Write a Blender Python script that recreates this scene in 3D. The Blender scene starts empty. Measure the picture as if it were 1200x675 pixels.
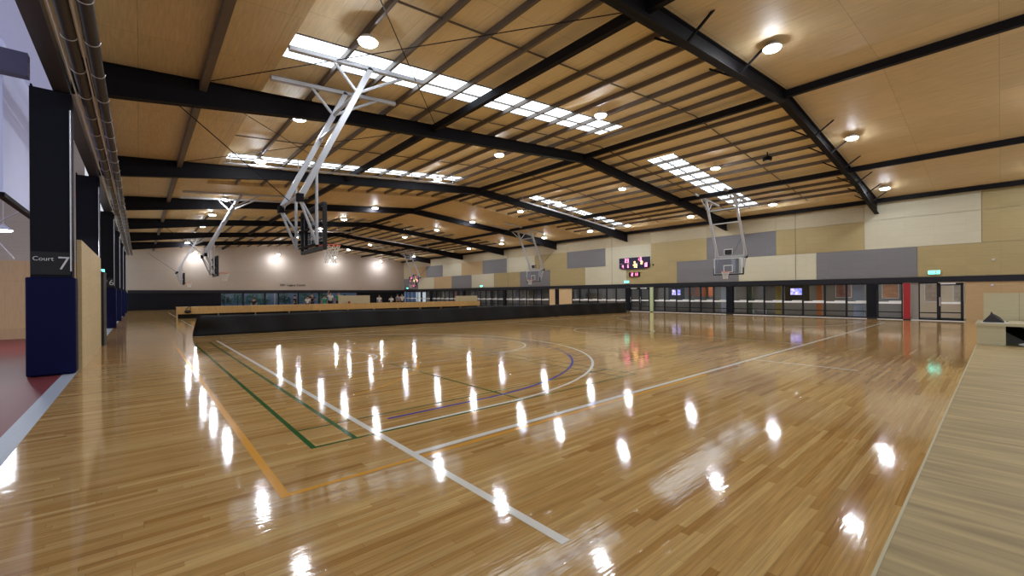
import bpy, bmesh, math, random
from mathutils import Vector, Matrix
random.seed(7)
C = bpy.context.scene.collection
SC = bpy.context.scene

# ------------------------------------------------------------------ camera, world, exposure
EYE, YAW, ROLL, FPX, HOR = 1.738, 41.121, 0.40, 500.19, 343.78
cd = bpy.data.cameras.new('camera'); cam = bpy.data.objects.new('camera', cd); C.objects.link(cam)
cd.sensor_width = 36; cd.lens = FPX / 1200 * 36; cd.shift_y = (HOR - 337.5) / 1200
cd.clip_start = 0.05; cd.clip_end = 300
cam.matrix_world = (Matrix.Translation((0, 0, EYE)) @ Matrix.Rotation(math.radians(-YAW), 4, 'Z')
                    @ Matrix.Rotation(math.radians(90), 4, 'X') @ Matrix.Rotation(math.radians(-ROLL), 4, 'Z'))
SC.camera = cam
w = bpy.data.worlds.new('world'); SC.world = w; w.use_nodes = True
wb = w.node_tree.nodes['Background']; wb.inputs['Color'].default_value = (0.86, 0.93, 1, 1); wb.inputs['Strength'].default_value = .45
SC.view_settings.view_transform = 'Standard'; SC.view_settings.look = 'None'
SC.view_settings.exposure = 0.80; SC.view_settings.gamma = 1.0; SC.view_settings.use_curve_mapping = False
SC.cycles.sample_clamp_indirect = 6.0
SC.cycles.caustics_reflective = False; SC.cycles.caustics_refractive = False
LAMP = 150.0      # high bay lens radiance
SKYL = 2.2       # daylight through the translucent roof sheets

# ------------------------------------------------------------------ room constants
XL, XR, XW = -1.05, 17.0, 34.3          # left column line, ridge, glass wall
Y0, Y1 = -6.0, 67.5                     # behind the camera, far wall
FR = [5.0 + 8.93 * k for k in range(7)] # roof frames
def R(x):                               # top of the rafters
    return 7.26 + .0869 * ((x if x < XR else 2 * XR - x) + .5)
SHEET = .19

# ------------------------------------------------------------------ materials
def mat(name, col, rough=.6, metal=0., spec=.4, emit=None, es=0., noise=.0, nscale=8., bump=0.):
    m = bpy.data.materials.new(name); m.use_nodes = True
    nt = m.node_tree; b = nt.nodes['Principled BSDF']
    b.inputs['Base Color'].default_value = (*col, 1); b.inputs['Roughness'].default_value = rough
    b.inputs['Metallic'].default_value = metal; b.inputs['Specular IOR Level'].default_value = spec
    if emit:
        b.inputs['Emission Color'].default_value = (*emit, 1); b.inputs['Emission Strength'].default_value = es
    if noise:
        tc = nt.nodes.new('ShaderNodeTexCoord'); n = nt.nodes.new('ShaderNodeTexNoise'); n.inputs['Scale'].default_value = nscale
        n.inputs['Detail'].default_value = 4
        nt.links.new(tc.outputs['Object'], n.inputs['Vector'])
        mx = nt.nodes.new('ShaderNodeMix'); mx.data_type = 'RGBA'
        mx.inputs[6].default_value = (*[c * (1 - noise) for c in col], 1); mx.inputs[7].default_value = (*[min(1, c * (1 + noise)) for c in col], 1)
        nt.links.new(n.outputs['Fac'], mx.inputs[0]); nt.links.new(mx.outputs[2], b.inputs['Base Color'])
        if bump:
            bp = nt.nodes.new('ShaderNodeBump'); bp.inputs['Strength'].default_value = bump; bp.inputs['Distance'].default_value = .02
            nt.links.new(n.outputs['Fac'], bp.inputs['Height']); nt.links.new(bp.outputs['Normal'], b.inputs['Normal'])
    return m

def ply(name, col, u, v, grain=0, sheet=(2.4, 1.2), var=.16, seam=.72, rough=.55, off=(0, 0), gs=1.0):
    """plywood: u, v = object axes of the sheet face (0 x, 1 y, 2 z); grain runs along u"""
    m = bpy.data.materials.new(name); m.use_nodes = True
    nt = m.node_tree; N = nt.nodes; L = nt.links; b = N['Principled BSDF']; b.inputs['Roughness'].default_value = rough
    b.inputs['Specular IOR Level'].default_value = .3
    tc = N.new('ShaderNodeTexCoord'); sp = N.new('ShaderNodeSeparateXYZ'); L.new(tc.outputs['Object'], sp.inputs[0])
    cb = N.new('ShaderNodeCombineXYZ')
    L.new(sp.outputs[u], cb.inputs[0]); L.new(sp.outputs[v], cb.inputs[1])
    mp = N.new('ShaderNodeMapping'); mp.inputs['Location'].default_value = (off[0], off[1], 0); L.new(cb.outputs[0], mp.inputs[0])
    br = N.new('ShaderNodeTexBrick'); br.offset = 0; br.inputs['Scale'].default_value = 1
    br.inputs['Brick Width'].default_value = sheet[0]; br.inputs['Row Height'].default_value = sheet[1]
    br.inputs['Mortar Size'].default_value = .008; br.inputs['Bias'].default_value = 0
    br.inputs['Color1'].default_value = (1 - var * .5,) * 3 + (1,); br.inputs['Color2'].default_value = (1 + var * .3,) * 3 + (1,)
    br.inputs['Mortar'].default_value = (seam,) * 3 + (1,); L.new(mp.outputs[0], br.inputs['Vector'])
    m2 = N.new('ShaderNodeMapping'); m2.inputs['Scale'].default_value = (1.1 * gs, 14 * gs, 1); L.new(cb.outputs[0], m2.inputs[0])
    n = N.new('ShaderNodeTexNoise'); n.inputs['Scale'].default_value = 1.6; n.inputs['Detail'].default_value = 5; n.inputs['Distortion'].default_value = .6
    L.new(m2.outputs[0], n.inputs['Vector'])
    rp = N.new('ShaderNodeMapRange'); rp.inputs[1].default_value = .3; rp.inputs[2].default_value = .7
    rp.inputs[3].default_value = 1 - var; rp.inputs[4].default_value = 1 + var * .6; L.new(n.outputs['Fac'], rp.inputs[0])
    a = N.new('ShaderNodeMix'); a.data_type = 'RGBA'; a.blend_type = 'MULTIPLY'; a.inputs[0].default_value = 1
    a.inputs[6].default_value = (*col, 1); L.new(br.outputs['Color'], a.inputs[7])
    c = N.new('ShaderNodeMix'); c.data_type = 'RGBA'; c.blend_type = 'MULTIPLY'; c.inputs[0].default_value = 1
    L.new(a.outputs[2], c.inputs[6]); L.new(rp.outputs[0], c.inputs[7]); L.new(c.outputs[2], b.inputs['Base Color'])
    return m

def floor_mat():
    m = bpy.data.materials.new('sprung_timber_floor'); m.use_nodes = True
    nt = m.node_tree; N = nt.nodes; L = nt.links; b = N['Principled BSDF']
    tc = N.new('ShaderNodeTexCoord'); sp = N.new('ShaderNodeSeparateXYZ'); L.new(tc.outputs['Object'], sp.inputs[0])
    def math_(op, a, bb=None):
        q = N.new('ShaderNodeMath'); q.operation = op
        for i, s in enumerate((a, bb)):
            if s is None: continue
            if isinstance(s, (int, float)): q.inputs[i].default_value = s
            else: L.new(s, q.inputs[i])
        return q.outputs[0]
    W, LEN = .064, 1.7
    yr = math_('DIVIDE', sp.outputs[1], W); row = math_('FLOOR', yr)
    wn = N.new('ShaderNodeTexWhiteNoise'); wn.noise_dimensions = '1D'; L.new(row, wn.inputs['W'])
    xo = math_('ADD', math_('DIVIDE', sp.outputs[0], LEN), math_('MULTIPLY', wn.outputs['Value'], 17.3))
    cell = math_('FLOOR', xo)
    cv = N.new('ShaderNodeCombineXYZ'); L.new(row, cv.inputs[0]); L.new(cell, cv.inputs[1])
    w2 = N.new('ShaderNodeTexWhiteNoise'); w2.noise_dimensions = '2D'; L.new(cv.outputs[0], w2.inputs['Vector'])
    ramp = N.new('ShaderNodeValToRGB'); cr = ramp.color_ramp
    cols = [(0, (.40, .205, .060)), (.12, (.49, .275, .088)), (.5, (.555, .335, .118)), (.88, (.605, .380, .145)), (1, (.67, .45, .18))]
    cr.elements[0].position = 0; cr.elements[0].color = (*cols[0][1], 1); cr.elements[1].position = 1; cr.elements[1].color = (*cols[-1][1], 1)
    for p, c in cols[1:-1]:
        e = cr.elements.new(p); e.color = (*c, 1)
    L.new(w2.outputs['Value'], ramp.inputs[0])
    mp = N.new('ShaderNodeMapping'); mp.inputs['Scale'].default_value = (1.2, 30, 1); L.new(tc.outputs['Object'], mp.inputs[0])
    n = N.new('ShaderNodeTexNoise'); n.inputs['Scale'].default_value = 1.5; n.inputs['Detail'].default_value = 5; L.new(mp.outputs[0], n.inputs['Vector'])
    mr = N.new('ShaderNodeMapRange'); mr.inputs[1].default_value = .3; mr.inputs[2].default_value = .7; mr.inputs[3].default_value = .78; mr.inputs[4].default_value = 1.15
    L.new(n.outputs['Fac'], mr.inputs[0])
    # joints between strips
    fy = math_('FRACT', yr); fx = math_('FRACT', xo)
    j = math_('MULTIPLY', math_('GREATER_THAN', fy, .035), math_('GREATER_THAN', fx, .002))
    jj = math_('ADD', math_('MULTIPLY', j, .35), .65)
    mx = N.new('ShaderNodeMix'); mx.data_type = 'RGBA'; mx.blend_type = 'MULTIPLY'; mx.inputs[0].default_value = 1
    L.new(ramp.outputs[0], mx.inputs[6]); L.new(math_('MULTIPLY', mr.outputs[0], jj), mx.inputs[7])
    L.new(mx.outputs[2], b.inputs['Base Color'])
    # lacquer: smooth, each strip a hair tilted and wavy
    b.inputs['Roughness'].default_value = .07; b.inputs['Specular IOR Level'].default_value = .5
    b.inputs['Coat Weight'].default_value = .0
    mp3 = N.new('ShaderNodeMapping'); mp3.inputs['Scale'].default_value = (2.0, 16, 1); L.new(tc.outputs['Object'], mp3.inputs[0])
    n3 = N.new('ShaderNodeTexNoise'); n3.inputs['Scale'].default_value = 2.0; n3.inputs['Detail'].default_value = 2; L.new(mp3.outputs[0], n3.inputs['Vector'])
    hgt = math_('ADD', n3.outputs['Fac'], math_('MULTIPLY', math_('MULTIPLY', w2.outputs['Value'], fy), .6))
    bp = N.new('ShaderNodeBump'); bp.inputs['Strength'].default_value = .13; bp.inputs['Distance'].default_value = .006
    L.new(hgt, bp.inputs['Height']); L.new(bp.outputs['Normal'], b.inputs['Normal']); L.new(bp.outputs['Normal'], b.inputs['Coat Normal'])
    return m

def glass(name, tint=(.95, .97, 1), refl=.12):
    m = bpy.data.materials.new(name); m.use_nodes = True
    nt = m.node_tree; nt.nodes.remove(nt.nodes['Principled BSDF']); o = nt.nodes['Material Output']
    t = nt.nodes.new('ShaderNodeBsdfTransparent'); t.inputs[0].default_value = (*tint, 1)
    g = nt.nodes.new('ShaderNodeBsdfGlossy'); g.inputs['Roughness'].default_value = .03
    mx = nt.nodes.new('ShaderNodeMixShader'); mx.inputs[0].default_value = refl
    nt.links.new(t.outputs[0], mx.inputs[1]); nt.links.new(g.outputs[0], mx.inputs[2]); nt.links.new(mx.outputs[0], o.inputs['Surface'])
    return m

M = {}
M['floor'] = floor_mat()
M['redfloor'] = mat('red_sports_floor', (.19, .035, .036), .45, noise=.08, nscale=3)
M['strip'] = mat('grey_threshold_strip', (.42, .47, .55), .4, noise=.05)
M['ceil'] = ply('ceiling_plywood', (.78, .66, .44), 1, 0, sheet=(2.4, 1.2), var=.10)
M['soffit'] = ply('soffit_plywood', (.62, .48, .28), 1, 0, sheet=(2.4, 1.2), var=.13, seam=.7)
M['steel'] = mat('dark_painted_steel', (.008, .007, .009), .6, spec=.12, noise=.15, nscale=2)
M['purlin'] = mat('dark_grey_purlin_steel', (.12, .095, .078), .5, noise=.12, nscale=3)
M['navy'] = mat('navy_black_cladding', (.009, .010, .016), .6, spec=.14, noise=.1)
M['bluepad'] = mat('blue_vinyl_padding', (.0014, .0035, .045), .5, spec=.15, noise=.06, nscale=4)
M['white'] = mat('white_paint', (.72, .73, .76), .45, noise=.03)
M['mast'] = mat('white_powder_coat', (.46, .47, .51), .4, noise=.03)
M['galv'] = mat('galvanised_conduit', (.62, .60, .64), .35, metal=.6, noise=.1)
M['pipe'] = mat('charcoal_pipe', (.040, .035, .035), .4, spec=.5, noise=.1)
M['black'] = mat('black_plastic', (.010, .010, .012), .5, noise=.1)
M['vinyl'] = mat('black_vinyl_curtain', (.006, .006, .008), .5, spec=.3, noise=.2, nscale=2.5, bump=.6)
M['orange'] = mat('orange_rim_steel', (.75, .13, .05), .4, noise=.05)
M['net'] = mat('white_net_cord', (.75, .73, .70), .8, noise=.05)
M['band'] = mat('charcoal_fascia_band', (.016, .016, .022), .5, spec=.25, noise=.08)
M['alu'] = mat('black_aluminium_frame', (.010, .011, .014), .45, spec=.3, noise=.08)
M['glass'] = glass('clear_glass', (.84, .86, .87), .035)
M['board'] = glass('backboard_acrylic', (.82, .85, .90), .12)
M['frost'] = mat('frosted_vinyl_strip', (.88, .90, .93), .6, noise=.03, nscale=20)
M['lens'] = mat('lamp_lens', (.9, .9, .9), .4, emit=(.88, .94, 1.0), es=LAMP)
M['sky'] = mat('translucent_roof_sheet', (.7, .75, .8), .5, emit=(.80, .91, 1.0), es=SKYL, noise=.02)
M['lavender'] = mat('glowing_pale_blue_sheet', (.56, .58, .80), .45, emit=(.50, .56, .95), es=.13, noise=.05, nscale=2)  # weak glow put into the sheet in place of daylight from outside
M['farwall'] = ply('far_wall_panel', (.47, .40, .345), 0, 2, sheet=(2.4, 1.22), var=.05, seam=.85)
M['pale'] = ply('pale_perforated_ply', (.50, .43, .30), 1, 2, sheet=(1.25, .45), var=.06, seam=.90)
M['ochre'] = ply('ochre_perforated_ply', (.40, .315, .155), 1, 2, sheet=(1.25, .45), var=.07, seam=.88)
M['cream'] = ply('cream_perforated_ply', (.57, .53, .40), 1, 2, sheet=(1.25, .45), var=.04, seam=.92)
M['grey'] = ply('grey_perforated_panel', (.19, .185, .20), 1, 2, sheet=(1.25, .45), var=.05, seam=.9)
M['tan'] = ply('tan_wall_ply', (.50, .35, .19), 1, 2, sheet=(2.4, 1.2), var=.06, seam=.85)
M['leftply'] = ply('blond_plywood', (.62, .49, .28), 1, 2, sheet=(2.4, 1.2), var=.08, seam=.9)
M['roomply'] = ply('blond_room_plywood', (.56, .37, .21), 2, 0, sheet=(2.4, 1.2), var=.08, seam=.85)
M['bench'] = ply('platform_plywood', (.50, .375, .18), 1, 0, sheet=(2.4, 30), var=.34, seam=.8, rough=.5, gs=.55)
M['timber'] = ply('barrier_timber', (.62, .40, .16), 2, 0, sheet=(3, 2.4), var=.2, seam=.7)
M['lightply'] = ply('pale_box_plywood', (.56, .50, .33), 1, 2, sheet=(9, 9), var=.05)
M['dark'] = mat('dark_recess', (.012, .010, .009), .7, noise=.1)
M['corr'] = mat('corridor_grey_wall', (.27, .25, .235), .7, noise=.06)
M['corrfloor'] = mat('corridor_floor', (.10, .09, .085), .4, noise=.08)
def line_m(name, c): return mat(name, c, .10, spec=.3, noise=.04, nscale=6)
M['lwhite'] = line_m('white_line_paint', (.85, .83, .76)); M['lgreen'] = line_m('green_line_paint', (.006, .12, .03))
M['lblue'] = line_m('blue_line_paint', (.04, .05, .40)); M['lorange'] = line_m('orange_line_paint', (.80, .38, .045))
M['llav'] = line_m('lavender_line_paint', (.45, .40, .42))
M['red'] = mat('red_padding', (.36, .018, .028), .4, noise=.05)

# ------------------------------------------------------------------ mesh helpers
class MB:
    def __init__(s): s.v = []; s.f = []; s.sm = False
    def add(s, vs, fs):
        o = len(s.v); s.v += [tuple(v) for v in vs]; s.f += [tuple(i + o for i in f) for f in fs]; return s
    def box(s, x0, x1, y0, y1, z0, z1):
        vs = [(x, y, z) for x in (x0, x1) for y in (y0, y1) for z in (z0, z1)]
        return s.add(vs, [(0, 1, 3, 2), (4, 6, 7, 5), (0, 4, 5, 1), (2, 3, 7, 6), (0, 2, 6, 4), (1, 5, 7, 3)])
    def bar(s, p, q, wd, ht=None, up=(0, 0, 1)):
        ht = ht or wd; p = Vector(p); q = Vector(q); d = (q - p).normalized(); u = Vector(up)
        if abs(d.dot(u)) > .98: u = Vector((0, 1, 0))
        a = d.cross(u).normalized(); b = a.cross(d).normalized()
        vs = [e + a * sx * wd / 2 + b * sy * ht / 2 for e in (p, q) for sx, sy in ((-1, -1), (1, -1), (1, 1), (-1, 1))]
        return s.add(vs, [(3, 2, 1, 0), (4, 5, 6, 7), (0, 1, 5, 4), (1, 2, 6, 5), (2, 3, 7, 6), (3, 0, 4, 7)])
    def tube(s, pts, r, n=8, closed=False):
        pts = [Vector(p) for p in pts]; m = len(pts); rings = []
        pa = None
        for i, p in enumerate(pts):
            d = (pts[(i + 1) % m] - pts[i - 1]) if closed else (pts[min(i + 1, m - 1)] - pts[max(i - 1, 0)])
            d.normalize()
            if pa is None:
                u = Vector((0, 0, 1)) if abs(d.z) < .95 else Vector((1, 0, 0)); a = d.cross(u).normalized()
            else: a = (pa - d * pa.dot(d)).normalized()
            pa = a; b = d.cross(a)
            rings.append([p + (a * math.cos(2 * math.pi * k / n) + b * math.sin(2 * math.pi * k / n)) * r for k in range(n)])
        vs = [v for g in rings for v in g]; fs = []
        for i in range(m if closed else m - 1):
            j = (i + 1) % m
            for k in range(n): fs.append((i * n + k, i * n + (k + 1) % n, j * n + (k + 1) % n, j * n + k))
        if not closed: fs += [tuple(range(n))[::-1], tuple((m - 1) * n + k for k in range(n))]
        return s.add(vs, fs)
    def lathe(s, prof, c=(0, 0, 0), n=20):
        vs = []; fs = []
        for r, z in prof:
            for k in range(n):
                a = 2 * math.pi * k / n; vs.append((c[0] + r * math.cos(a), c[1] + r * math.sin(a), c[2] + z))
        for i in range(len(prof) - 1):
            for k in range(n): fs.append((i * n + k, i * n + (k + 1) % n, (i + 1) * n + (k + 1) % n, (i + 1) * n + k))
        fs += [tuple(range(n))[::-1], tuple((len(prof) - 1) * n + k for k in range(n))]
        return s.add(vs, fs)
    def prism_y(s, poly, y0, y1):           # polygon in x,z extruded along y
        n = len(poly); vs = [(x, y0, z) for x, z in poly] + [(x, y1, z) for x, z in poly]
        return s.add(vs, [tuple(range(n)), tuple(range(2 * n - 1, n - 1, -1))] + [(i, i + n, (i + 1) % n + n, (i + 1) % n) for i in range(n)])
    def ell(s, c, r, n=14, m=9):
        vs = []; fs = []
        for i in range(m + 1):
            t = math.pi * i / m
            for k in range(n):
                a = 2 * math.pi * k / n
                vs.append((c[0] + r[0] * math.sin(t) * math.cos(a), c[1] + r[1] * math.sin(t) * math.sin(a), c[2] + r[2] * math.cos(t)))
        for i in range(m):
            for k in range(n): fs.append((i * n + k, (i + 1) * n + k, (i + 1) * n + (k + 1) % n, i * n + (k + 1) % n))
        return s.add(vs, fs)
    def build(s, name, m, parent=None, label=None, smooth=None, bevel=0.):
        me = bpy.data.meshes.new(name); me.from_pydata(s.v, [], s.f)
        bm = bmesh.new(); bm.from_mesh(me); bmesh.ops.remove_doubles(bm, verts=bm.verts, dist=1e-6)
        bmesh.ops.recalc_face_normals(bm, faces=bm.faces); bm.to_mesh(me); bm.free()
        if smooth:
            for p in me.polygons: p.use_smooth = True
        o = bpy.data.objects.new(name, me); C.objects.link(o); me.materials.append(m)
        if parent: o.parent = parent
        if label: o['label'] = label
        if bevel:
            b = o.modifiers.new('bevel', 'BEVEL'); b.width = bevel; b.segments = 2; b.limit_method = 'ANGLE'
        return o

def tag(o, label, cat, group=None, kind=None):
    o['label'] = label; o['category'] = cat
    if group: o['group'] = group
    if kind: o['kind'] = kind
    return o
def thing(name, label, cat, loc=(0, 0, 0), rz=0, group=None):
    o = bpy.data.objects.new(name, None); C.objects.link(o); o.location = loc; o.rotation_euler = (0, 0, rz)
    o.empty_display_size = .2
    return tag(o, label, cat, group)
def struct(o, label=None):
    o['kind'] = 'structure'
    if label: o['label'] = label
    return o
KIDS = {}
def kids(o): return [c for c in list(C.objects) if c.parent == o]
def copy_tree(o, parent=None):
    c = o.copy(); C.objects.link(c)
    if parent: c.parent = parent
    for ch in kids(o): copy_tree(ch, c)
    return c
def text(name, body, size, loc, rot, m, parent=None, bold=0., ax='CENTER', depth=.004):
    cu = bpy.data.curves.new(name, 'FONT'); cu.body = body; cu.size = size; cu.extrude = depth; cu.offset = bold; cu.align_x = ax
    t = bpy.data.objects.new('tmp', cu); C.objects.link(t)
    dg = bpy.context.evaluated_depsgraph_get(); me = bpy.data.meshes.new_from_object(t.evaluated_get(dg))
    bpy.data.objects.remove(t)
    o = bpy.data.objects.new(name, me); C.objects.link(o); me.materials.clear(); me.materials.append(m)
    o.location = loc; o.rotation_euler = rot
    if parent: o.parent = parent
    return o
ORD = ['nearest', 'second nearest', 'third nearest', 'fourth nearest', 'fifth nearest', 'sixth nearest', 'seventh nearest', 'eighth nearest', 'ninth nearest', 'tenth nearest', 'eleventh nearest', 'farthest']

# ================================================================== SETTING
fl = struct(MB().box(XL - .03, XW + .05, Y0, Y1, -.12, 0).build('floor', M['floor']), 'glossy golden strip timber sports floor with court lines')
struct(MB().box(-10, XL - .25, Y0, 30, -.12, 0).build('floor_side', M['redfloor']), 'red sports floor of the hall beyond the columns')
struct(MB().box(XL - .25, XL - .03, Y0, Y1, -.12, .004).build('trim_1', M['strip']), 'pale grey threshold strip along the column line')
struct(MB().box(XW + .05, 41, Y0, Y1, -.12, 0).build('floor_corridor', M['corrfloor']), 'dark corridor floor behind the glass wall')

# --- court lines, each a painted part of the floor
LZ = [0.0010]
def fline(x0, y0, x1, y1, wd, m, label=None):
    LZ[0] += .00006; d = Vector((x1 - x0, y1 - y0, 0)); n = Vector((-d.y, d.x, 0)).normalized() * wd / 2
    z = LZ[0]; p = Vector((x0, y0, z)); q = Vector((x1, y1, z))
    return MB().add([p - n, q - n, q + n, p + n], [(0, 1, 2, 3)]).build('court_line', M[m], fl, label)
def farc(cx, cy, r, a0, a1, wd, m, label=None, pre=None):
    LZ[0] += .00006; n = 48; vs = []; fs = []
    for i in range(n + 1):
        a = math.radians(a0 + (a1 - a0) * i / n)
        for rr in (r - wd / 2, r + wd / 2): vs.append((cx + rr * math.cos(a), cy + rr * math.sin(a), LZ[0]))
    for i in range(n): fs.append((2 * i, 2 * i + 1, 2 * i + 3, 2 * i + 2))
    return MB().add(vs, fs).build('court_line', M[m], fl, label)
CX, CY = 16.44, 11.75
fline(.94, 4.10, .94, 20.6, .075, 'lorange', 'orange netball end line')
fline(.90, 4.08, 9.0, 4.10, .06, 'lorange', 'orange netball side line')
fline(1.50, 7.13, 3.8, 7.13, .03, 'lorange')
farc(.94, 11.9, 4.9, -68, 68, .04, 'lorange', 'orange netball goal circle')
for x in (1.48, 1.96): fline(x, 5.12, x, 19.2, .06, 'lgreen')
fline(1.45, 5.14, 8.0, 5.14, .045, 'lgreen'); fline(1.45, 5.91, 8.0, 5.91, .04, 'lgreen')
fline(1.45, 19.15, 8.0, 19.15, .04, 'lgreen'); fline(1.45, 10.15, 8.0, 10.15, .03, 'llav')
for x in (7.5, 7.96): fline(x, 5.12, x, 19.2, .045, 'lgreen')
fline(4.71, 5.14, 4.71, 10.1, .045, 'lgreen'); fline(4.71, 14.2, 4.71, 19.1, .045, 'lgreen')
for x in (10.6, 11.06, 16.6, 17.06): fline(x, 5.9, x, 19.2, .04, 'lgreen')
for y in (5.9, 10.1, 14.2, 19.1): fline(10.6, y, 17.06, y, .035, 'lgreen')
for x in (19.8, 20.3, 26.0): fline(x, 5.9, x, 19.2, .04, 'lgreen')
fline(19.8, 10.1, 26, 10.1, .035, 'lgreen')
fline(2.23, 2.0, 2.23, 19.75, .08, 'lwhite', 'white basketball end line'); fline(2.2, 4.21, 30.65, 4.21, .085, 'lwhite', 'white basketball side line')
fline(2.2, 19.3, 30.65, 19.3, .05, 'lwhite'); fline(30.65, 4.2, 30.65, 19.3, .06, 'lwhite'); fline(CX, 4.2, CX, 19.3, .05, 'lwhite')
fline(11.8, 2.05, 11.8, 4.2, .07, 'lwhite')
for sx in (1, -1):
    X = lambda x: x if sx == 1 else 2 * CX - x
    for y in (9.55, 14.45): fline(X(2.25), y, X(8.0), y, .05, 'llav')
    fline(X(8.0), 9.55, X(8.0), 14.45, .05, 'llav')
    a = lambda p: p if sx == 1 else 180 - p
    farc(X(8.0), 12.0, 2.3, a(-90), a(90), .05, 'lwhite'); farc(X(3.8), 11.95, 1.28, a(-90), a(90), .05, 'lwhite')
    farc(X(4.25), 11.9, 6.72, a(-88), a(88), .06, 'lwhite'); fline(X(2.25), 5.19, X(4.5), 5.19, .06, 'lwhite'); fline(X(2.25), 18.61, X(4.5), 18.61, .06, 'lwhite')
    farc(X(4.15), 11.9, 6.28, a(-88), a(88), .055, 'lblue'); fline(X(2.6), 5.63, X(4.4), 5.63, .055, 'lblue'); fline(X(2.6), 18.17, X(4.4), 18.17, .055, 'lblue')
farc(CX, CY, 1.8, 0, 360, .05, 'lwhite')
for y0 in (23.4, 42.5):      # the courts beyond the black curtain
    fline(2.23, y0, 2.23, y0 + 15, .06, 'lwhite'); fline(1.5, y0, 1.5, y0 + 14, .06, 'lgreen'); fline(.94, y0, .94, y0 + 15, .06, 'lorange')

# --- ceiling sheets, soffits, purlins
def roof_slab(mb, x0, x1, y0, y1, o0, o1):
    xs = sorted({x0, x1} | ({XR} if x0 < XR < x1 else set()))
    poly = [(x, R(x) + o0) for x in xs] + [(x, R(x) + o1) for x in reversed(xs)]
    return mb.prism_y(poly, y0, y1)
ce = struct(roof_slab(MB(), XL - .6, XW + .3, Y0, Y1 + .3, SHEET, SHEET + .08).build('ceiling', M['ceil']), 'golden plywood pitched roof lining over dark purlins')
SOF = [(XL - .5, XW, Y0, FR[0] + .1), (2.65, 32.5, 27.0, 38.3), (XL - .5, 2.65, FR[0] + .1, Y1), (32.5, XW, FR[0] + .1, Y1)]
for a in SOF: roof_slab(MB(), *a, -.002, SHEET).build('soffit', M['soffit'], ce, 'flush plywood soffit hiding the purlins')
px = []
x = 2.75 + 1.2
while x < 32.3:
    if min(abs(x - q) for q in (8.3, 17.1, 26.9)) > .25: px.append(x)
    x += 1.2
for x in px:
    for y0, y1 in ((FR[0] + .1, 27.0), (38.3, Y1)):
        z = R(x); MB().box(x - .035, x + .035, y0, y1, z + .03, z + SHEET).build('purlin', M['purlin'], ce)
for y in (8.15, 12.9, 18.6, 25.0, 45.2, 54.1, 63):
    for xa, xb in ((2.7, XR), (XR, 32.4)):
        MB().bar((xa, y, R(xa) + .12), (xb, y, R(xb) + .12), .035).build('bridging_rod', M['purlin'], ce)
def rod(p, q, r=.012): MB().tube([p, q], r, 5).build('brace_rod', M['steel'], ce)
rod((1.3, FR[0] + .2, R(1.3) - .08), (8.3, FR[1] - .2, R(8.3) - .08)); rod((1.3, FR[1] - .2, R(1.3) - .08), (8.3, FR[0] + .2, R(8.3) - .08))
rod((1.3, FR[1] + .2, R(1.3) - .08), (8.3, FR[2] - .2, R(8.3) - .08)); rod((1.3, FR[2] - .2, R(1.3) - .08), (8.3, FR[1] + .2, R(8.3) - .08))
rod((26.9, FR[1] + .2, R(26.9) - .08), (33.9, FR[2] - .2, R(33.9) - .08)); rod((26.9, FR[2] - .2, R(26.9) - .08), (33.9, FR[1] + .2, R(33.9) - .08))

# --- walls
wr = struct(MB().box(XW, XW + .25, Y0, Y1, 2.22, R(XW) + .3).build('wall_right', M['pale']), 'patchwork plywood wall above the glass corridor front')
struct(MB().box(XW, XW + .25, Y0, 1.28, 0, 2.22).build('wall_right_lower', M['tan']), 'tan plywood wall right of the glass door')
struct(MB().box(XW - .06, XW + .12, Y0, Y1, 2.2, 2.52).build('trim_2', M['band']), 'charcoal fascia band over the glass wall')
struct(MB().box(XW - .05, XW + .02, 1.3, Y1, 0, .03).build('trim_3', M['white']), 'thin pale sill line under the glass wall')
PW = 4.94
def panel(y0, y1, z0, z1, m): MB().box(XW - .035, XW + .01, y0 + .012, y1 - .012, z0 + .01, z1 - .01).build('acoustic_panel', M[m], wr)
low = ['ochre', 'grey', 'cream', 'grey', 'ochre', 'cream', 'ochre', 'grey', 'ochre', 'cream', 'grey', 'tan', 'cream', 'grey']
y = 3.2 - PW
for m in low:
    panel(max(y, Y0), min(y + PW, Y1), 2.53, 4.31, m); y += PW
up = ['ochre', 'cream', 'ochre', 'grey', 'ochre', 'cream', 'grey', 'ochre', 'cream', 'grey', 'tan', 'cream', 'grey', 'tan']
y = .67 - PW
for m in up:
    panel(max(y, Y0), min(y + PW, Y1), 4.31, 6.08 if m != 'cream' or y > 3 else 6.08, m); y += PW
panel(Y0, 3.2 - PW, 2.53, 4.31, 'ochre')
y = .67 - PW
for i in range(14):
    panel(max(y, Y0), min(y + PW, Y1), 6.08, R(XW) - .02, 'ochre' if i == 0 else ('cream' if i in (1,) else 'pale')); y += PW

for y in (9.35, 24.6, 40.0): MB().box(XW - .040, XW - .03, y - .012, y + .012, 2.53, R(XW) - .03).build('expansion_joint', M['dark'], wr)
wf = struct(MB().box(-10, 41, Y1, Y1 + .25, 2.06, 9.6).build('wall_far', M['farwall']), 'pale panelled far end wall with light scallops')
struct(MB().box(-10, 8.0, Y1, Y1 + .25, 0, 2.06).build('wall_far_lower', M['navy']), 'dark lower wall at the far left end')
struct(MB().box(26.2, XW, Y1, Y1 + .25, 0, 2.06).build('wall_far_corner', M['navy']), 'dark lower wall at the far right corner')
struct(MB().box(XL, XW, Y1 - .08, Y1, 2.06, 2.42).build('trim_4', M['band']), 'charcoal band across the far wall')
text('wall_lettering', '2006 Legacy Courts', .42, (16.75, Y1 - .012, 3.02), (math.pi / 2, 0, 0), M['black'], wf, bold=.010)

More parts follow.
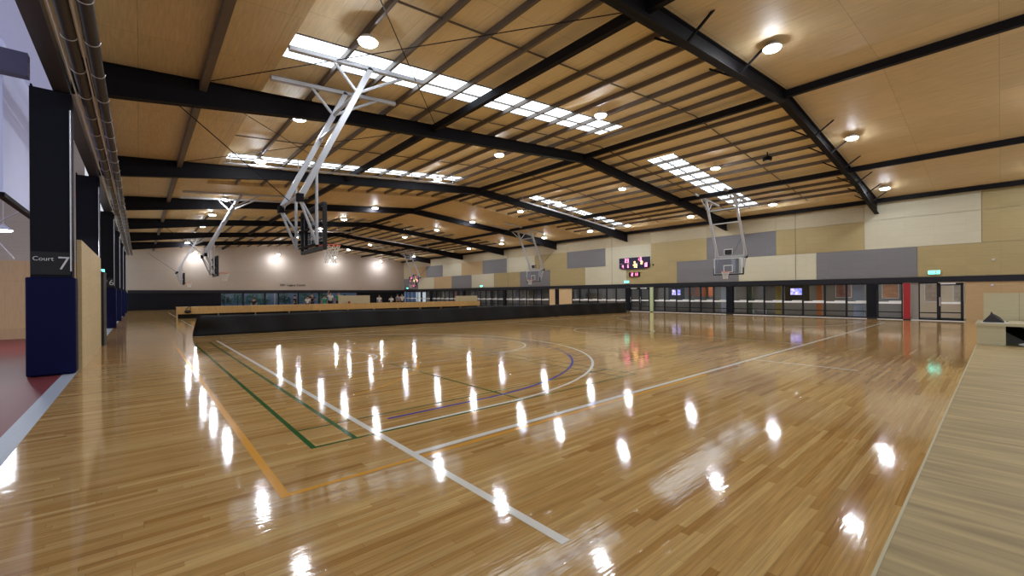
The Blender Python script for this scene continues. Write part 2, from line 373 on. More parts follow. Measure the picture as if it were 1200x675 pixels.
# left hall seen past the columns
struct(MB().box(-10, XL - .78, 27.0, 27.2, 0, 3.25).build('wall_left_lower', M['roomply']), 'blond plywood wall of the side hall')
struct(MB().box(-10, XL - .78, 27.05, 27.25, 3.25, 8.6).build('wall_left_upper', M['farwall']), 'pale upper wall of the side hall')
struct(MB().box(-10, XL - .78, 26.55, 27.0, 0, .42).build('baseboard_left', M['roomply']), 'low plywood ledge at the foot of the side hall wall')
struct(MB().box(-10, XL - .1, Y0, 30, 8.6, 8.7).build('ceiling_side', M['lavender']), 'pale ceiling sheet of the side hall')  # shares the sheet's built-in glow, no lamp here
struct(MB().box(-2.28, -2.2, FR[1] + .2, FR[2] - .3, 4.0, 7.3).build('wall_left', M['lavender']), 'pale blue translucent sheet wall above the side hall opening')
struct(MB().box(-2.3, -2.18, FR[1] + .2, FR[2] - .3, 3.9, 4.0).build('trim_5', M['steel']), 'dark edge trim under the pale sheet wall')
struct(MB().box(XL - .04, XL + .04, FR[1] + .16, 20.65, 0, 3.05).build('wall_left_panel', M['leftply']), 'blond plywood screen between the first two columns')

# ================================================================== ROOF STEEL
def rafter(k, y):
    t = thing('roof_rafter', 'dark steel roof rafter spanning the hall, %s to the camera' % ORD[k] if k < 6 else 'dark steel roof rafter just before the far wall', 'roof beam', (XR, y, R(XR)), 0, 'steel roof rafters')
    def L(x, z): return (x - XR, z - R(XR))
    prof = [(XL - .1, .80), (XL + 1.2, .74), (5.2, .46), (XR, .44), (2 * XR - 5.2, .46), (XW - 2.0, .74), (XW, .82)]
    mb = MB()
    top = [L(x, R(x) - .004) for x, d in prof]; bot = [L(x, R(x) - d) for x, d in prof]
    for i in range(len(prof) - 1):
        mb.prism_y([top[i], top[i + 1], bot[i + 1], bot[i]], -.012, .012)
    mb.build('web', M['steel'], t)
    for nm, lst, dz in (('top_flange', top, -.018), ('bottom_flange', bot, .018)):
        mb = MB()
        for i in range(len(lst) - 1):
            a, b = lst[i], lst[i + 1]; mb.prism_y([a, b, (b[0], b[1] + dz), (a[0], a[1] + dz)], -.115, .115)
        mb.build(nm, M['steel'], t)
    if k < 4:
        xs = [3.9, 6.3, 9.9, 13, 20.6, 23, 25.4, 28.2, 30.6, 32.4]
        for x in xs:
            for s in ((-1, 1) if k == 0 else (1,)):
                zb = R(x) - .44 - R(XR)
                MB().bar((x - XR, s * .1, zb), (x - XR, s * .75, zb + .47), .05, .05).build('fly_brace', M['steel'], t)
        for x in px:
            if 2.7 < x < 32.3 and k in (1, 2): MB().box(x - XR + .04, x - XR + .055, -.1, .1, R(x) - R(XR), R(x) - R(XR) + .22).build('cleat', M['steel'], t)
    return t
for k, y in enumerate(FR): rafter(k, y)
for x, lab in ((1.3, 'grey steel roof strut running down the hall near the left columns'), (8.3, 'dark steel roof strut running down the hall halfway up the left slope'),
               (17.1, 'dark steel roof strut running down the hall along the ridge'), (26.9, 'dark steel roof strut running down the hall halfway down the right slope'),
               (33.8, 'dark steel eave strut running along the top of the right wall')):
    z = R(x); o = MB().box(x - .08, x + .08, Y0, Y1, z - .25, z - .004).build('roof_strut', M['purlin'] if x < 5 else M['steel'])
    tag(o, lab, 'roof beam', 'roof struts')

# skylights
def skylight(x0, x1, y0, y1, lab, bars):
    t = thing('skylight', lab, 'skylight', ((x0 + x1) / 2, (y0 + y1) / 2, R((x0 + x1) / 2) + SHEET)); ox, oy, oz = t.location
    zf = lambda x: R(x) + SHEET - oz
    mb = MB(); mb.prism_y([(x0 - ox, zf(x0) - .012), (x1 - ox, zf(x1) - .012), (x1 - ox, zf(x1) - .002), (x0 - ox, zf(x0) - .002)], y0 - oy, y1 - oy)
    mb.build('translucent_sheet', M['sky'], t)
    for q in (y0, y1): MB().bar((x0 - ox, q - oy, zf(x0) - .02), (x1 - ox, q - oy, zf(x1) - .02), .03, .03).build('edge_trim', M['purlin'], t)
    MB().bar((x0 - ox, (y0 + y1) / 2 - oy + .05, zf(x0) - .05), (x1 - ox, (y0 + y1) / 2 - oy + .05, zf(x1) - .05), .04, .05).build('batten', M['purlin'], t)
    if bars:
        x = x0 + .45
        while x < x1:
            if min(abs(x - q) for q in px) > .3: MB().bar((x - ox, y0 - oy, zf(x) - .03), (x - ox, y1 - oy, zf(x) - .03), .05, .03).build('batten', M['purlin'], t)
            x += .3
skylight(2.72, 15.6, 10.55, 11.8, 'long bright skylight above the nearest left hoop', False)
skylight(20.2, 32.2, 10.75, 12.2, 'bright barred skylight above the nearest right hoop', True)
skylight(2.9, 15.0, 21.3, 22.25, 'long bright skylight in the left slope behind the second rafter', False)
skylight(20.9, 32.3, 21.4, 22.3, 'bright skylight in the right slope behind the second rafter', True)

# high bay lamps
lp = thing('high_bay_light', 'x', 'ceiling light')
MB().lathe([(.06, .12), (.09, .105), (.16, .06), (.215, .0), (.22, -.035)], n=20).build('housing', M['white'], lp)
MB().lathe([(.205, -.035), (.205, -.045), (.18, -.075), (.10, -.10), (.02, -.105)], n=20).build('lens', M['lens'], lp, smooth=True)
MB().tube([(0, 0, 0), (0, 0, 1)], .015, 6).build('hanger', M['galv'], lp)
ROWS = [('row along the left eave', 3.95, [9.45, 15.0, 20.9, 30.6, 37.0, 43.6, 50.8, 58.0]),
        ('row left of the ridge', 12.8, [4.0, 9.65, 15.5, 21.0, 31.4, 38.0, 44.5, 52.5, 61.0]),
        ('row right of the ridge', 22.5, [4.07, 9.7, 15.35, 20.7, 24.7, 31.1, 37.2, 44.0, 53.6, 61.2]),
        ('row along the right wall', 31.1, [4.2, 9.75, 15.25, 20.7, 24.7, 30.6, 37.4, 43.8, 51.0, 58.0])]
first = True
for rn, x, ys in ROWS:
    for i, y in enumerate(ys):
        o = lp if first else copy_tree(lp); first = False
        inpurl = (5.1 < y < 27.0) or y > 38.3
        xx = x + (.8 if (rn.startswith('row left') and y > 30) else 0)
        [c for c in kids(o) if c.name.startswith('hanger')][0].scale.z = .12 + (SHEET + .01 if inpurl else .01)
        o.location = (xx, y, R(xx) - .13); o['group'] = 'high bay lamps'
        o['label'] = 'round high bay lamp, %s lamp in the %s' % (ORD[i] if i < len(ys) - 1 else 'farthest', rn)
for rn, x, ys in ROWS:                 # unseen lamps added along the same grid to light the foreground floor
    o = copy_tree(lp); [c for c in kids(o) if c.name.startswith('hanger')][0].scale.z = .13
    o.location = (x, -1.6, R(x) - .13); o['group'] = 'high bay lamps'; o['label'] = 'added unseen high bay lamp overhead beside the viewer, first of the ' + rn
wl = None
for i, x in enumerate((5.3, 14.6, 22.4, 29.6)):
    if wl is None:
        wl = thing('wall_washer_light', '', 'ceiling light'); MB().lathe([(.03, .28), (.03, .15), (.12, .13), (.15, 0)], n=14).build('housing', M['white'], wl)
        MB().lathe([(.15, 0), (.13, -.04), (.02, -.06)], n=14).build('lens', mat('washer_lens', (.9, .9, .9), .4, emit=(.90, .94, 1.0), es=LAMP * 2.5), wl); o = wl
        MB().tube([(0, 0, .28), (0, 0, 1.5)], .015, 6).build('hanger', M['galv'], wl)
    else: o = copy_tree(wl)
    o.location = (x, 66.3, 7.35 - .25 * (1 if x > 28 else 0) - (.25 if x < 7 else 0)); o['group'] = 'lamps washing the far wall'
    o['label'] = 'small lamp washing the far end wall, %s from the left' % ['first', 'second', 'third', 'fourth'][i]

# ================================================================== LEFT COLUMNS, PIPES
for k in range(1, 7):
    yc = FR[k]
    lab = ['', 'tall black steel column marked Court 7 with blue padding, nearest', 'tall black column just beyond the plywood screen, above its top edge',
           'black column marked Court 6 with blue padding', 'fourth black column along the left with blue padding', 'fifth black column along the left with blue padding', 'farthest black column of the left row with blue padding'][k]
    t = thing('steel_column', lab, 'column', (-1.45 if k < 3 else -1.32, yc, 0), 0, 'columns along the left side')
    MB().box(-.32, .32, -.2, .2, 0, 6.29).build('shaft', M['navy'], t, bevel=.01)
    MB().box(-.33, -.30, -.02, .22, 2.2, 6.4).build('edge_flange', M['navy'], t)
    MB().box(-.385, .375, -.27, .25, .02, 2.16).build('padding', M['bluepad'], t, 'dark blue vinyl padding', bevel=.03)
    MB().tube([(.30, -.235, 2.3), (.30, -.235, 5.9)], .014, 6).build('conduit', M['galv'], t)
    if k in (1, 3):
        sg = MB().box(-.31, .29, -.212, -.20, 2.22, 2.72).build('sign_plate', M['black'], t)
        text('court_lettering', 'Court', .128, (-.285, -.214, 2.525), (math.pi / 2, 0, 0), M['white'], sg, bold=.0, ax='LEFT')
        text('court_number', '7' if k == 1 else '6', .42, (.08, -.214, 2.335), (math.pi / 2, 0, 0), M['white'], sg, bold=-.003, ax='LEFT')
    if k > 2:
        pass
t = thing('padded_post', 'slim black upright slab at the end of the plywood screen under a lit exit sign', 'post', (-1.13, 22.18, 0))
MB().box(-.12, .19, -1.45, .12, 0, 2.55).build('post_body', M['black'], t, bevel=.015)
MB().box(-.13, .20, -1.46, .13, 2.55, 2.6).build('cap', M['alu'], t)
# side hall lamp and brace rods
t = thing('pendant_light', 'small bright lamp hanging in the side hall left of the Court 7 column', 'ceiling light', (-3.35, 21.5, 3.92))
MB().lathe([(.03, .2), (.1, .12), (.22, 0)], n=16).build('shade', M['white'], t); MB().lathe([(.21, 0), (.16, -.04), (.02, -.05)], n=16).build('lens', M['lens'], t)
MB().tube([(0, 0, .2), (0, 0, 4.7)], .01, 5).build('cord', M['galv'], t)
for p, q, lab in (((-4.3, 20, 5.2), (-2.9, 20, 2.9), 'thin steel brace rod falling left to right in the side hall'), ((-4.2, 19.5, 3.0), (-2.4, 19.5, 4.6), 'thin pale brace rod rising left to right in the side hall')):
    tag(MB().tube([p, q], .018, 6).build('brace_rod', M['galv']), lab, 'brace rod')
tag(MB().box(-9.5, -1.79, 13.8, 14.05, 6.5, 7.0).build('cross_beam', mat('blue_grey_beam', (.10, .10, .19), .5, noise=.06)), 'blue grey steel beam crossing the side hall left of the Court 7 column', 'roof beam')

def pipe(x, z, r, lab, m='pipe'):
    t = thing('service_pipe', lab, 'pipe', (x, Y0, z), 0, 'service pipes along the left eave')
    MB().tube([(0, 0, 0), (0, 62 - Y0, 0)], r, 14).build('pipe_run', M[m], t, smooth=True)
    y = 9.0
    while y < 40:
        pts = [(math.cos(a) * (r + .012), y - Y0, math.sin(a) * (r + .012)) for a in [math.radians(180 + 180 * i / 10) for i in range(11)]]
        MB().tube(pts, .009, 5).build('clamp', M['galv'], t); y += 1.45
    return t
pipe(-.88, 6.22, .095, 'thick charcoal service pipe nearer the columns with pale clamps')
pipe(-.60, 6.22, .095, 'thick charcoal service pipe nearer the courts with pale clamps')
for x, z, lab in ((-1.02, 6.20, 'thin pale conduit on the column side of the two service pipes'), (-.75, 6.18, 'thin pale conduit between the two thick service pipes'), (-.715, 6.24, 'thin pale conduit hugging the court side service pipe')):
    tag(MB().tube([(x, Y0, z), (x, 60, z)], .016, 6).build('conduit', M['white']), lab, 'conduit', 'thin conduits along the left eave')
tag(MB().box(-1.42, -1.14, Y0, 60, 6.3, 6.52).build('cable_tray', M['pipe']), 'dark cable tray running over the columns beside the pipes', 'cable tray')

# ================================================================== BASKETBALL HOOPS
def hoop(x, y, rz, lab, rail=(-1.2, 2.3), clock=False, detail=True, near=True):
    t = thing('basketball_hoop', lab, 'basketball hoop', (x, y, 0), rz, 'roof hung basketball hoops')
    s = 1 if rz == 0 else -1
    top = lambda lx: R(x + s * lx) - .06
    for yy in (-.9, .9):
        MB().bar((rail[0], yy, top(rail[0])), (rail[1], yy, top(rail[1])), .13, .10).build('mounting_rail', M['mast'], t)
        T = Vector((.75, yy, top(.75))); B = Vector((-1.0, yy, 4.0))
        MB().bar(T, B, .13, .13, (0, 1, 0)).build('mast', M['mast'], t)
        K = T.lerp(B, .2)
        for dx in (-.95, .95):
            MB().tube([K, (.75 + dx, yy, top(.75 + dx) - .02)], .04, 8).build('strut', M['mast'], t)
        V = T.lerp(B, .78)
        MB().tube([V, (V.x, yy, 2.95)], .038, 8).build('hanger_tube', M['mast'], t)
        MB().tube([B, (V.x, yy * .97, 2.98)], .032, 8).build('stay', M['mast'], t)
        MB().tube([B + Vector((.0, 0, .05)), (-.55, yy * .9, 3.3)], .028, 8).build('stay', M['mast'], t)
        MB().box(B.x - .06, B.x + .08, yy - .075, yy + .075, 3.93, 4.12).build('hinge_box', M['steel'], t)
    for f in (.2, .42, .97):
        A = Vector((.75, -.9, top(.75))).lerp(Vector((-1.0, -.9, 4.0)), f)
        MB().tube([A, (A.x, .9, A.z)], .04, 8).build('cross_tube', M['mast'], t)
    # rear stay lifting the frame
    MB().tube([(-1.0, 0, 4.1), (-3.2 if x - s * 3.2 > XL + .4 and x - s * 3.2 < XW - .4 else -2.4, 0, 5.9)], .012, 5).build('lift_cable', M['steel'], t)
    bx = -.42
    bb = MB().box(bx - .03, bx, -.9, .9, 2.9, 3.95).build('backboard', M['board'], t, 'clear acrylic backboard')
    mb = MB()
    for a in ((-.9, .9, 3.90, 3.955), (-.905, -.855, 2.9, 3.95), (.855, .905, 2.9, 3.95), (-.9, .9, 2.9, 2.95)): mb.box(bx + .001, bx + .006, *a)
    mb.build('white_border', M['white'], bb)
    mb = MB()
    for a in ((-.295, .295, 3.45, 3.50), (-.295, .295, 3.03, 3.07), (-.295, -.245, 3.03, 3.5), (.245, .295, 3.03, 3.5)): mb.box(bx + .001, bx + .007, *a)
    mb.build('target_square', M['white'], bb)
    mb = MB(); mb.box(bx - .07, bx + .03, -.95, .95, 2.84, 2.93)
    hh = 3.97 if near else 3.3
    for q in (-1, 1): mb.box(bx - .07, bx + .03, min(q * .90, q * .955), max(q * .90, q * .955), 2.9, hh)
    if near: mb.box(bx - .07, bx + .02, -.95, .95, 3.95, 4.0)
    mb.build('edge_padding', M['black'], t, 'black edge padding', bevel=.01)
    mb = MB()
    for q in (-.45, .45): mb.box(bx - .10, bx - .03, q - .03, q + .03, 2.95, 3.9)
    for q in (3.0, 3.45, 3.85): mb.box(bx - .13, bx - .05, -.9, .9, q - .025, q + .025)
    if not clock: mb.build('rear_frame', M['steel'], t)
    n = 28
    rm = MB().tube([(.235 * math.cos(2 * math.pi * i / n), .235 * math.sin(2 * math.pi * i / n), 3.05) for i in range(n)], .014, 6, True).build('rim', M['orange'], t, 'orange rim')
    MB().box(bx, -.22, -.07, .07, 3.0, 3.06).build('rim_bracket', M['orange'], rm)
    mb = MB(); nn = 12; lv = [(.232, 3.04), (.205, 2.95), (.175, 2.86), (.15, 2.76), (.135, 2.66), (.14, 2.58)]
    for i in range(nn):
        for sg in (-1, 1):
            pts = []
            for j, (r, z) in enumerate(lv):
                a = 2 * math.pi * (i + sg * .5 * j) / nn; pts.append((r * math.cos(a), r * math.sin(a), z))
            mb.tube(pts, .008, 4)
    mb.build('net', M['net'], rm, 'white cord net')
    if clock:
        mb = MB(); mb.box(bx - .2, bx - .05, -.24, .24, 4.2, 4.52); sk = mb.build('shot_clock', M['black'], t)
        mb = MB()
        for a in ((-.27, .27, 4.50, 4.55), (-.27, -.235, 4.18, 4.53), (.235, .27, 4.18, 4.53)): mb.box(bx - .06, bx - .03, *a)
        mb.build('shot_clock_frame', M['white'], sk)
        for q in (-.2, .2): MB().tube([(bx - .1, q, 3.98), (bx - .1, q, 4.2)], .012, 5).build('clock_post', M['mast'], sk)
        MB().tube([(bx - .08, -.9, 4.02), (bx - .08, .9, 4.02)], .03, 6).build('top_rail', M['mast'], t)
    return t
hoop(3.85, 11.75, 0, 'white roof hung basketball hoop nearest the camera on the left', near=True)
hoop(28.65, 11.75, math.pi, 'basketball hoop with shot clock hanging near the right wall, nearest', clock=True, near=False)
hoop(3.8, 30.2, 0, 'second basketball hoop on the left, beyond the black curtain', rail=(-2.0, 4.5))
hoop(28.7, 30.2, math.pi, 'middle basketball hoop along the right wall beyond the scoreboard', clock=True, near=False, rail=(-1, 4))
hoop(3.8, 54.0, 0, 'farthest basketball hoop on the left, in front of the far wall', rail=(-2.0, 6))
hoop(28.7, 54.5, math.pi, 'farthest basketball hoop on the right beside the small red scoreboard', clock=True, near=False, rail=(-1, 5.5))

for (p, q, lab) in (((2.64, 21.0, 7.18), (13.97, 20.9, 8.12), 'long white tube hung under the left roof slope before the second rafter'), ((19.8, 21.75, 8.14), (31.0, 21.95, 7.22), 'long white tube hung under the right roof slope before the second rafter'),
                    ((10.5, 45.0, 7.9), (17.0, 45.0, 8.3), 'white rail under the roof of the middle court left of the ridge'), ((17.6, 46.5, 8.2), (27, 46.5, 7.4), 'white rail under the roof of the middle court right of the ridge')):
    t = thing('ceiling_tube', lab, 'tube', p, 0, 'white tubes under the roof'); P = Vector(p); Q = Vector(q)
    MB().tube([(0, 0, 0), Q - P], .05, 10).build('tube_run', M['mast'], t)
    for f in (.02, .25, .5, .75, .98):
        h = P.lerp(Q, f); MB().tube([h - P, (h.x - P.x, h.y - P.y, R(h.x) + .1 - P.z)], .02, 6).build('hanger', M['mast'], t)

for y, z, lab in ((.25, 3.35, 'small pale sensor dome on the ochre wall panel above the far bench unit'), (.3, 2.0, 'small pale sensor dome on the tan wall under the dark band at the right end')):
    t = thing('wall_sensor', lab, 'sensor', (XW - .03, y, z), 0, 'wall sensors'); MB().box(-.04, .03, -.05, .05, -.05, .05).build('mount', M['white'], t, bevel=.01); MB().ell((-.06, 0, -.03), (.05, .05, .05)).build('dome', M['galv'], t, smooth=True)
# projector-like speaker under the roof
t = thing('ceiling_speaker', 'small dark round speaker under the purlins near the first rafter', 'speaker', (22.6, 7.3, R(22.6) - .2))
MB().lathe([(.10, .1), (.2, .05), (.2, -.08), (.15, -.12)], n=16).build('body', M['steel'], t); MB().lathe([(.13, -.12), (.02, -.14)], n=16).build('grille', M['galv'], t)
MB().tube([(0, 0, .1), (0, 0, .3)], .03, 6).build('bracket', M['steel'], t)

# ================================================================== CURTAIN, BARRIER, PLATFORM
def curtain():
    nx, nz = 150, 8; vs = []; fs = []
    for i in range(nx + 1):
        f = i / nx
        for j in range(nz + 1):
            g = j / nz; x = 1.66 + (31.4 - 1.66) * f + (.16 * g if i < 3 else 0)
            y = 22.3 - 1.2 * f + .03 * math.sin(f * 120 + 2 * g) + .05 * math.sin(f * 37) * g + .12 * math.exp(-f * 60) * math.sin(6 * g)
            vs.append((x, y, .006 + g * (.90 - .03 * math.sin(f * 21))))
    for i in range(nx):
        for j in range(nz): a = i * (nz + 1) + j; fs.append((a, a + nz + 1, a + nz + 2, a + 1))
    o = MB().add(vs, fs).build('divider_curtain', M['vinyl'], smooth=True)
    s = o.modifiers.new('thick', 'SOLIDIFY'); s.thickness = .02
    return o
tag(curtain(), 'long low black vinyl court divider curtain standing across the floor', 'curtain')

t = thing('seating_barrier', 'long golden plywood seating barrier across the floor behind the black curtain', 'bench', (2.1, 40.5, 0))
MB().box(0, 28.2, 0, .05, .34, .88).build('front_panel', M['timber'], t); MB().box(-.0, 28.2, .02, 1.12, .83, .88).build('top_board', M['timber'], t)
MB().box(.05, 28.1, .35, .4, 0, .34).build('recessed_base', M['dark'], t)
for i in range(12): MB().box(.02 + i * 2.55, .06 + i * 2.55, .05, .98, 0, .84).build('upright', M['timber'], t)
for x0, x1, z1, lab in ((14.3, 17.1, 1.64, 'tall pale plywood box standing on the barrier near the group of players'), (27.6, 30.2, 1.49, 'pale plywood box at the right end of the seating barrier')):
    t = thing('plywood_box', lab, 'box', ((x0 + x1) / 2, 41.25, 0)); hw = (x1 - x0) / 2
    z0 = .0 if x1 > 30 else .0
    MB().box(-hw, hw, -.38 + (0 if 1 else 0), -.33, .885, z1).build('front_panel', M['lightply'], t); MB().box(-hw, hw, .30, .35, .885, z1).build('back_panel', M['lightply'], t)
    MB().box(-hw, -hw + .05, -.33, .30, .885, z1).build('side_panel', M['lightply'], t); MB().box(hw - .05, hw, -.33, .30, .885, z1).build('side_panel', M['lightply'], t)
    MB().box(-hw + .05, hw - .05, -.33, .30, z1 - .06, z1 - .02).build('top_panel', M['lightply'], t)

t = thing('seating_platform', 'plywood seating platform in the right foreground beside the court', 'platform', (6, -1, 0))
MB().box(-9, 8.9, -3.2, 1.38, .405, .45).build('top_board', M['bench'], t); MB().box(-9, 8.9, 1.34, 1.37, 0, .405).build('front_panel', M['lightply'], t)
MB().box(-9, 8.9, 1.378, 1.392, .40, .453).build('edge_strip', M['lightply'], t, 'pale bare plywood edge strip'); MB().box(8.86, 8.9, -3.2, 1.34, 0, .405).build('end_panel', M['lightply'], t)
t = thing('plywood_bench', 'pale plywood bench unit with open dark knee space at the far end of the platform', 'bench', (15.45, -.4, 0))
MB().box(-.5, 1.0, .33, .78, .45, .90).build('end_box', M['lightply'], t); MB().box(-.52, 1.05, -3.2, .80, .90, .965).build('top_board', M['lightply'], t)
MB().box(.55, .6, -3.2, .33, 0, .9).build('back_panel', M['corr'], t); MB().bar((-.45, -.3, .47), (.5, .33, .86), .03, .25).build('sloped_brace', M['steel'], t)
MB().box(-.45, 1.0, -3.2, .77, 0, .44).build('plinth', M['lightply'], t)
t = thing('plywood_screen', 'pale plywood back panel with folded flaps standing behind the far bench unit', 'panel', (16.6, -.3, 0))
MB().box(-.03, .03, -2.6, .60, .4, 1.66).build('panel_board', M['lightply'], t); MB().box(-.03, .03, -2.6, .60, 0, .4).build('kick_board', M['lightply'], t)
MB().add([(-.05, -1.0, 1.0), (-.05, -.05, 1.0), (-.05, -.42, 1.30), (-.12, -1.0, 1.0), (-.12, -.05, 1.0), (-.06, -.42, 1.30)], [(0, 1, 2), (3, 5, 4), (0, 3, 4, 1), (1, 4, 5, 2), (2, 5, 3, 0)]).build('flap', M['lightply'], t)
t = thing('black_bag', 'small black slumped bag lying on white paper on the far bench unit', 'bag', (15.4, .02, .966))
MB().add([(-.25, -.08, .012), (.25, -.08, .012), (.25, .28, .012), (-.25, .28, .012), (-.05, .14, .21), (.1, .12, .22), (0, .0, .13)],
         [(0, 1, 2, 3), (3, 2, 5, 4), (0, 3, 4, 6), (1, 0, 6), (2, 1, 6, 5), (4, 5, 6)]).build('bag_body', M['black'], t, bevel=.02)
MB().tube([(-.05, .14, .2), (0, .13, .235), (.06, .12, .2)], .012, 6).build('bag_strap', M['black'], t)
tag(MB().box(15.0, 15.35, -.12, .30, .9655, .972).build('paper_sheet', M['white']), 'white paper sheet under the black bag on the far bench unit', 'paper')
t = thing('white_towel', 'small crumpled white cloth in the dark knee space of the far bench unit', 'towel', (15.1, -.45, .45))
MB().ell((0, 0, .04), (.12, .2, .04)).build('cloth_body', M['white'], t, smooth=True)

# ================================================================== GLASS WALL
win = [0]; door = [0]
def window(y0, y1, strip=True, bottom=.02, top=2.2, rail=True):
    win[0] += 1
    o = struct(MB().box(XW + .02, XW + .10, y0, y0 + .055, bottom, top).box(XW + .02, XW + .10, y1 - .055, y1, bottom, top)
               .box(XW + .02, XW + .10, y0, y1, bottom, bottom + .1).box(XW + .02, XW + .10, y0, y1, top - .07, top).build('window_%d' % win[0], M['alu']))
    if rail: MB().box(XW + .03, XW + .09, y0, y1, .42, .48).build('rail', M['alu'], o)
    MB().box(XW + .05, XW + .058, y0 + .05, y1 - .05, bottom + .08, top - .06).build('pane', M['glass'], o)
    if strip:
        mb = MB(); a = y0 + .06; b = y1 - .06; mb.box(XW + .036, XW + .042, a, b, .95, 1.07); mb.box(XW + .036, XW + .042, a, a + (b - a) * .55, 1.06, 1.12); mb.build('frosted_strip', M['frost'], o)
    return o
def doorset(y0, y1, lab):
    door[0] += 1
    o = struct(MB().box(XW - .0, XW + .10, y0, y0 + .11, .01, 2.16).box(XW, XW + .10, y1 - .11, y1, .01, 2.16).box(XW, XW + .10, y0, y1, .01, .16).box(XW, XW + .10, y0, y1, 2.02, 2.16).build('door_%d' % door[0], M['alu']), lab)
    MB().box(XW + .02, XW + .08, y0 + .1, y1 - .1, .45, .51).build('rail', M['alu'], o)
    MB().box(XW + .05, XW + .058, y0 + .1, y1 - .1, .15, 2.03).build('pane', M['glass'], o)
    MB().box(XW + .042, XW + .046, y0 + .12, y1 - .12, .97, 1.08).build('frosted_strip', M['frost'], o)
    MB().tube([(XW - .05, y1 - .07, .85), (XW - .05, y1 - .07, 1.35)], .02, 6).build('handle', M['galv'], o)
    MB().box(XW - .06, XW + .0, y0 + .3, y1 - .1, 2.08, 2.15).build('closer', M['white'], o)
    return o
doorset(1.36, 2.36, 'black framed glass door at the right end of the glass wall'); 
window(2.36, 3.17, False)
struct(MB().box(XW + .02, XW + .12, 3.17, 3.5, 0, 2.2).build('wall_infill', M['corr']), 'narrow grey infill panel between glass door and red post')
def post(y, wd, m, lab, cat='post', x=XW - .02, dp=.14, name='padded_post', pad=None):
    t = thing(name, lab, cat, (x, y, 0)); MB().box(-dp / 2, dp / 2, -wd / 2, wd / 2, 0, 2.19).build('post_body', m, t, bevel=.01)
    MB().box(-dp / 2 - .01, dp / 2 + .01, -wd / 2 - .01, wd / 2 + .01, 0, .06).build('base_plate', M['alu'], t); return t
post(3.67, .30, M['red'], 'bright red padded post in the glass wall left of the glass door')
window(3.86, 5.02)
for y, lab in ((5.27, 'broad dark column in the glass wall left of the red post'), (13.75, 'broad dark column in the glass wall below the nearest right hoop'), (22.85, 'broad dark column in the glass wall at the right end of the black curtain'),
               (31.8, 'dark column in the glass wall behind the curtain, left of two cream panels'), (40.7, 'dark column in the far half of the glass wall'), (49.6, 'dark column in the glass wall behind the right plywood box'), (58.5, 'farthest dark column in the glass wall')):
    t = thing('steel_column', lab, 'column', (XW + .02, y, 0), 0, 'columns in the glass wall')
    MB().box(-.12, .12, -.23, .23, 0, 2.19).build('shaft', M['navy'], t, bevel=.01); MB().box(-.13, .13, -.24, .24, 0, .12).build('base_trim', M['black'], t)
def run(ys):
    for a, b in zip(ys[:-1], ys[1:]): window(a, b)
run([5.5, 6.55, 7.7, 8.95, 10.15, 11.35, 12.5, 13.52]); run([13.98, 15.0, 16.03, 16.95, 18.11, 19.2, 20.2])
t = post(20.4, .30, mat('pale_green_paint', (.50, .60, .36), .4, noise=.05), 'pale green post in the glass wall right of the scoreboard')
doorset(20.6, 21.6, 'right leaf of the dark double door under the scoreboard'); doorset(21.6, 22.6, 'left leaf of the dark double door under the scoreboard')
run([23.1, 24.2, 25.3, 26.37, 27.55, 28.7, 29.7])
cp = mat('cream_panel_paint', (.72, .52, .30), .6, noise=.04)
struct(MB().box(XW + .02, XW + .1, 29.75, 31.55, .02, 2.2).build('wall_cream_panel', cp), 'wide cream panel in the glass wall'); struct(MB().box(XW + .02, XW + .1, 32.05, 33.0, .02, 2.2).build('wall_cream_infill', cp), 'narrow cream panel in the glass wall')
def frange(a, b, n): return [a + (b - a) * i / n for i in range(n + 1)]
run(frange(33.05, 40.45, 6)); run(frange(40.95, 49.35, 7)); run(frange(49.85, 58.25, 7)); run(frange(58.75, 66.8, 6))

# corridor behind the glass
struct(MB().box(39.0, 39.2, Y0, Y1, 0, 3).build('wall_corridor', M['corr']), 'grey back wall of the corridor behind the glass'); struct(MB().box(XW + .1, 39.2, Y0, Y1, 2.7, 2.8).build('ceiling_corridor', M['corr']), 'corridor ceiling behind the glass')
struct(MB().box(38.8, 38.95, 1.1, 4.4, 0, 2.7).box(XW + .25, 38.8, 1.0, 1.1, 0, 2.7).build('wall_corridor_end', mat('cream_corridor_wall', (.70, .56, .42), .7, noise=.05)), 'cream end wall of the corridor')
clens = mat('corridor_light_panel', (.9, .9, .9), .4, emit=(1, .93, .82), es=13)
for i, y in enumerate((2.6, 6.2, 10.5, 15.5, 21, 28, 36, 44, 53, 62)):
    t = thing('corridor_light', 'small ceiling panel light in the corridor behind the glass, %s from the right end' % ['first', 'second', 'third', 'fourth', 'fifth', 'sixth', 'seventh', 'eighth', 'ninth', 'tenth'][i], 'ceiling light', (36.6, y, 2.7), 0, 'corridor lights')
    MB().box(-.32, .32, -.62, .62, -.03, 0).build('frame', M['white'], t); MB().box(-.3, .3, -.6, .6, -.036, -.031).build('diffuser', clens, t)
def inside(y, wd, m, lab, x=36.2, h=2.68, name='corridor_post', cat='post'):
    t = thing(name, lab, cat, (x, y, 0)); MB().box(-.1, .1, -wd / 2, wd / 2, 0, h).build('post_body', m, t); MB().box(-.11, .11, -wd / 2 - .01, wd / 2 + .01, 0, .08).build('base_trim', M['alu'], t)
pb = mat('pale_blue_paint', (.42, .45, .60), .4, noise=.05); po = mat('orange_paint', (.60, .17, .04), .5, noise=.1); pyl = mat('yellow_paint', (.55, .40, .12), .5, noise=.08)
inside(6.05, .55, pb, 'pale blue corridor post behind the glass left of the dark column', x=35.2); inside(14.35, .55, mat('white_blue_paint', (.62, .66, .80), .4, noise=.05), 'white blue corridor post behind the glass below the nearest right hoop', x=34.9)
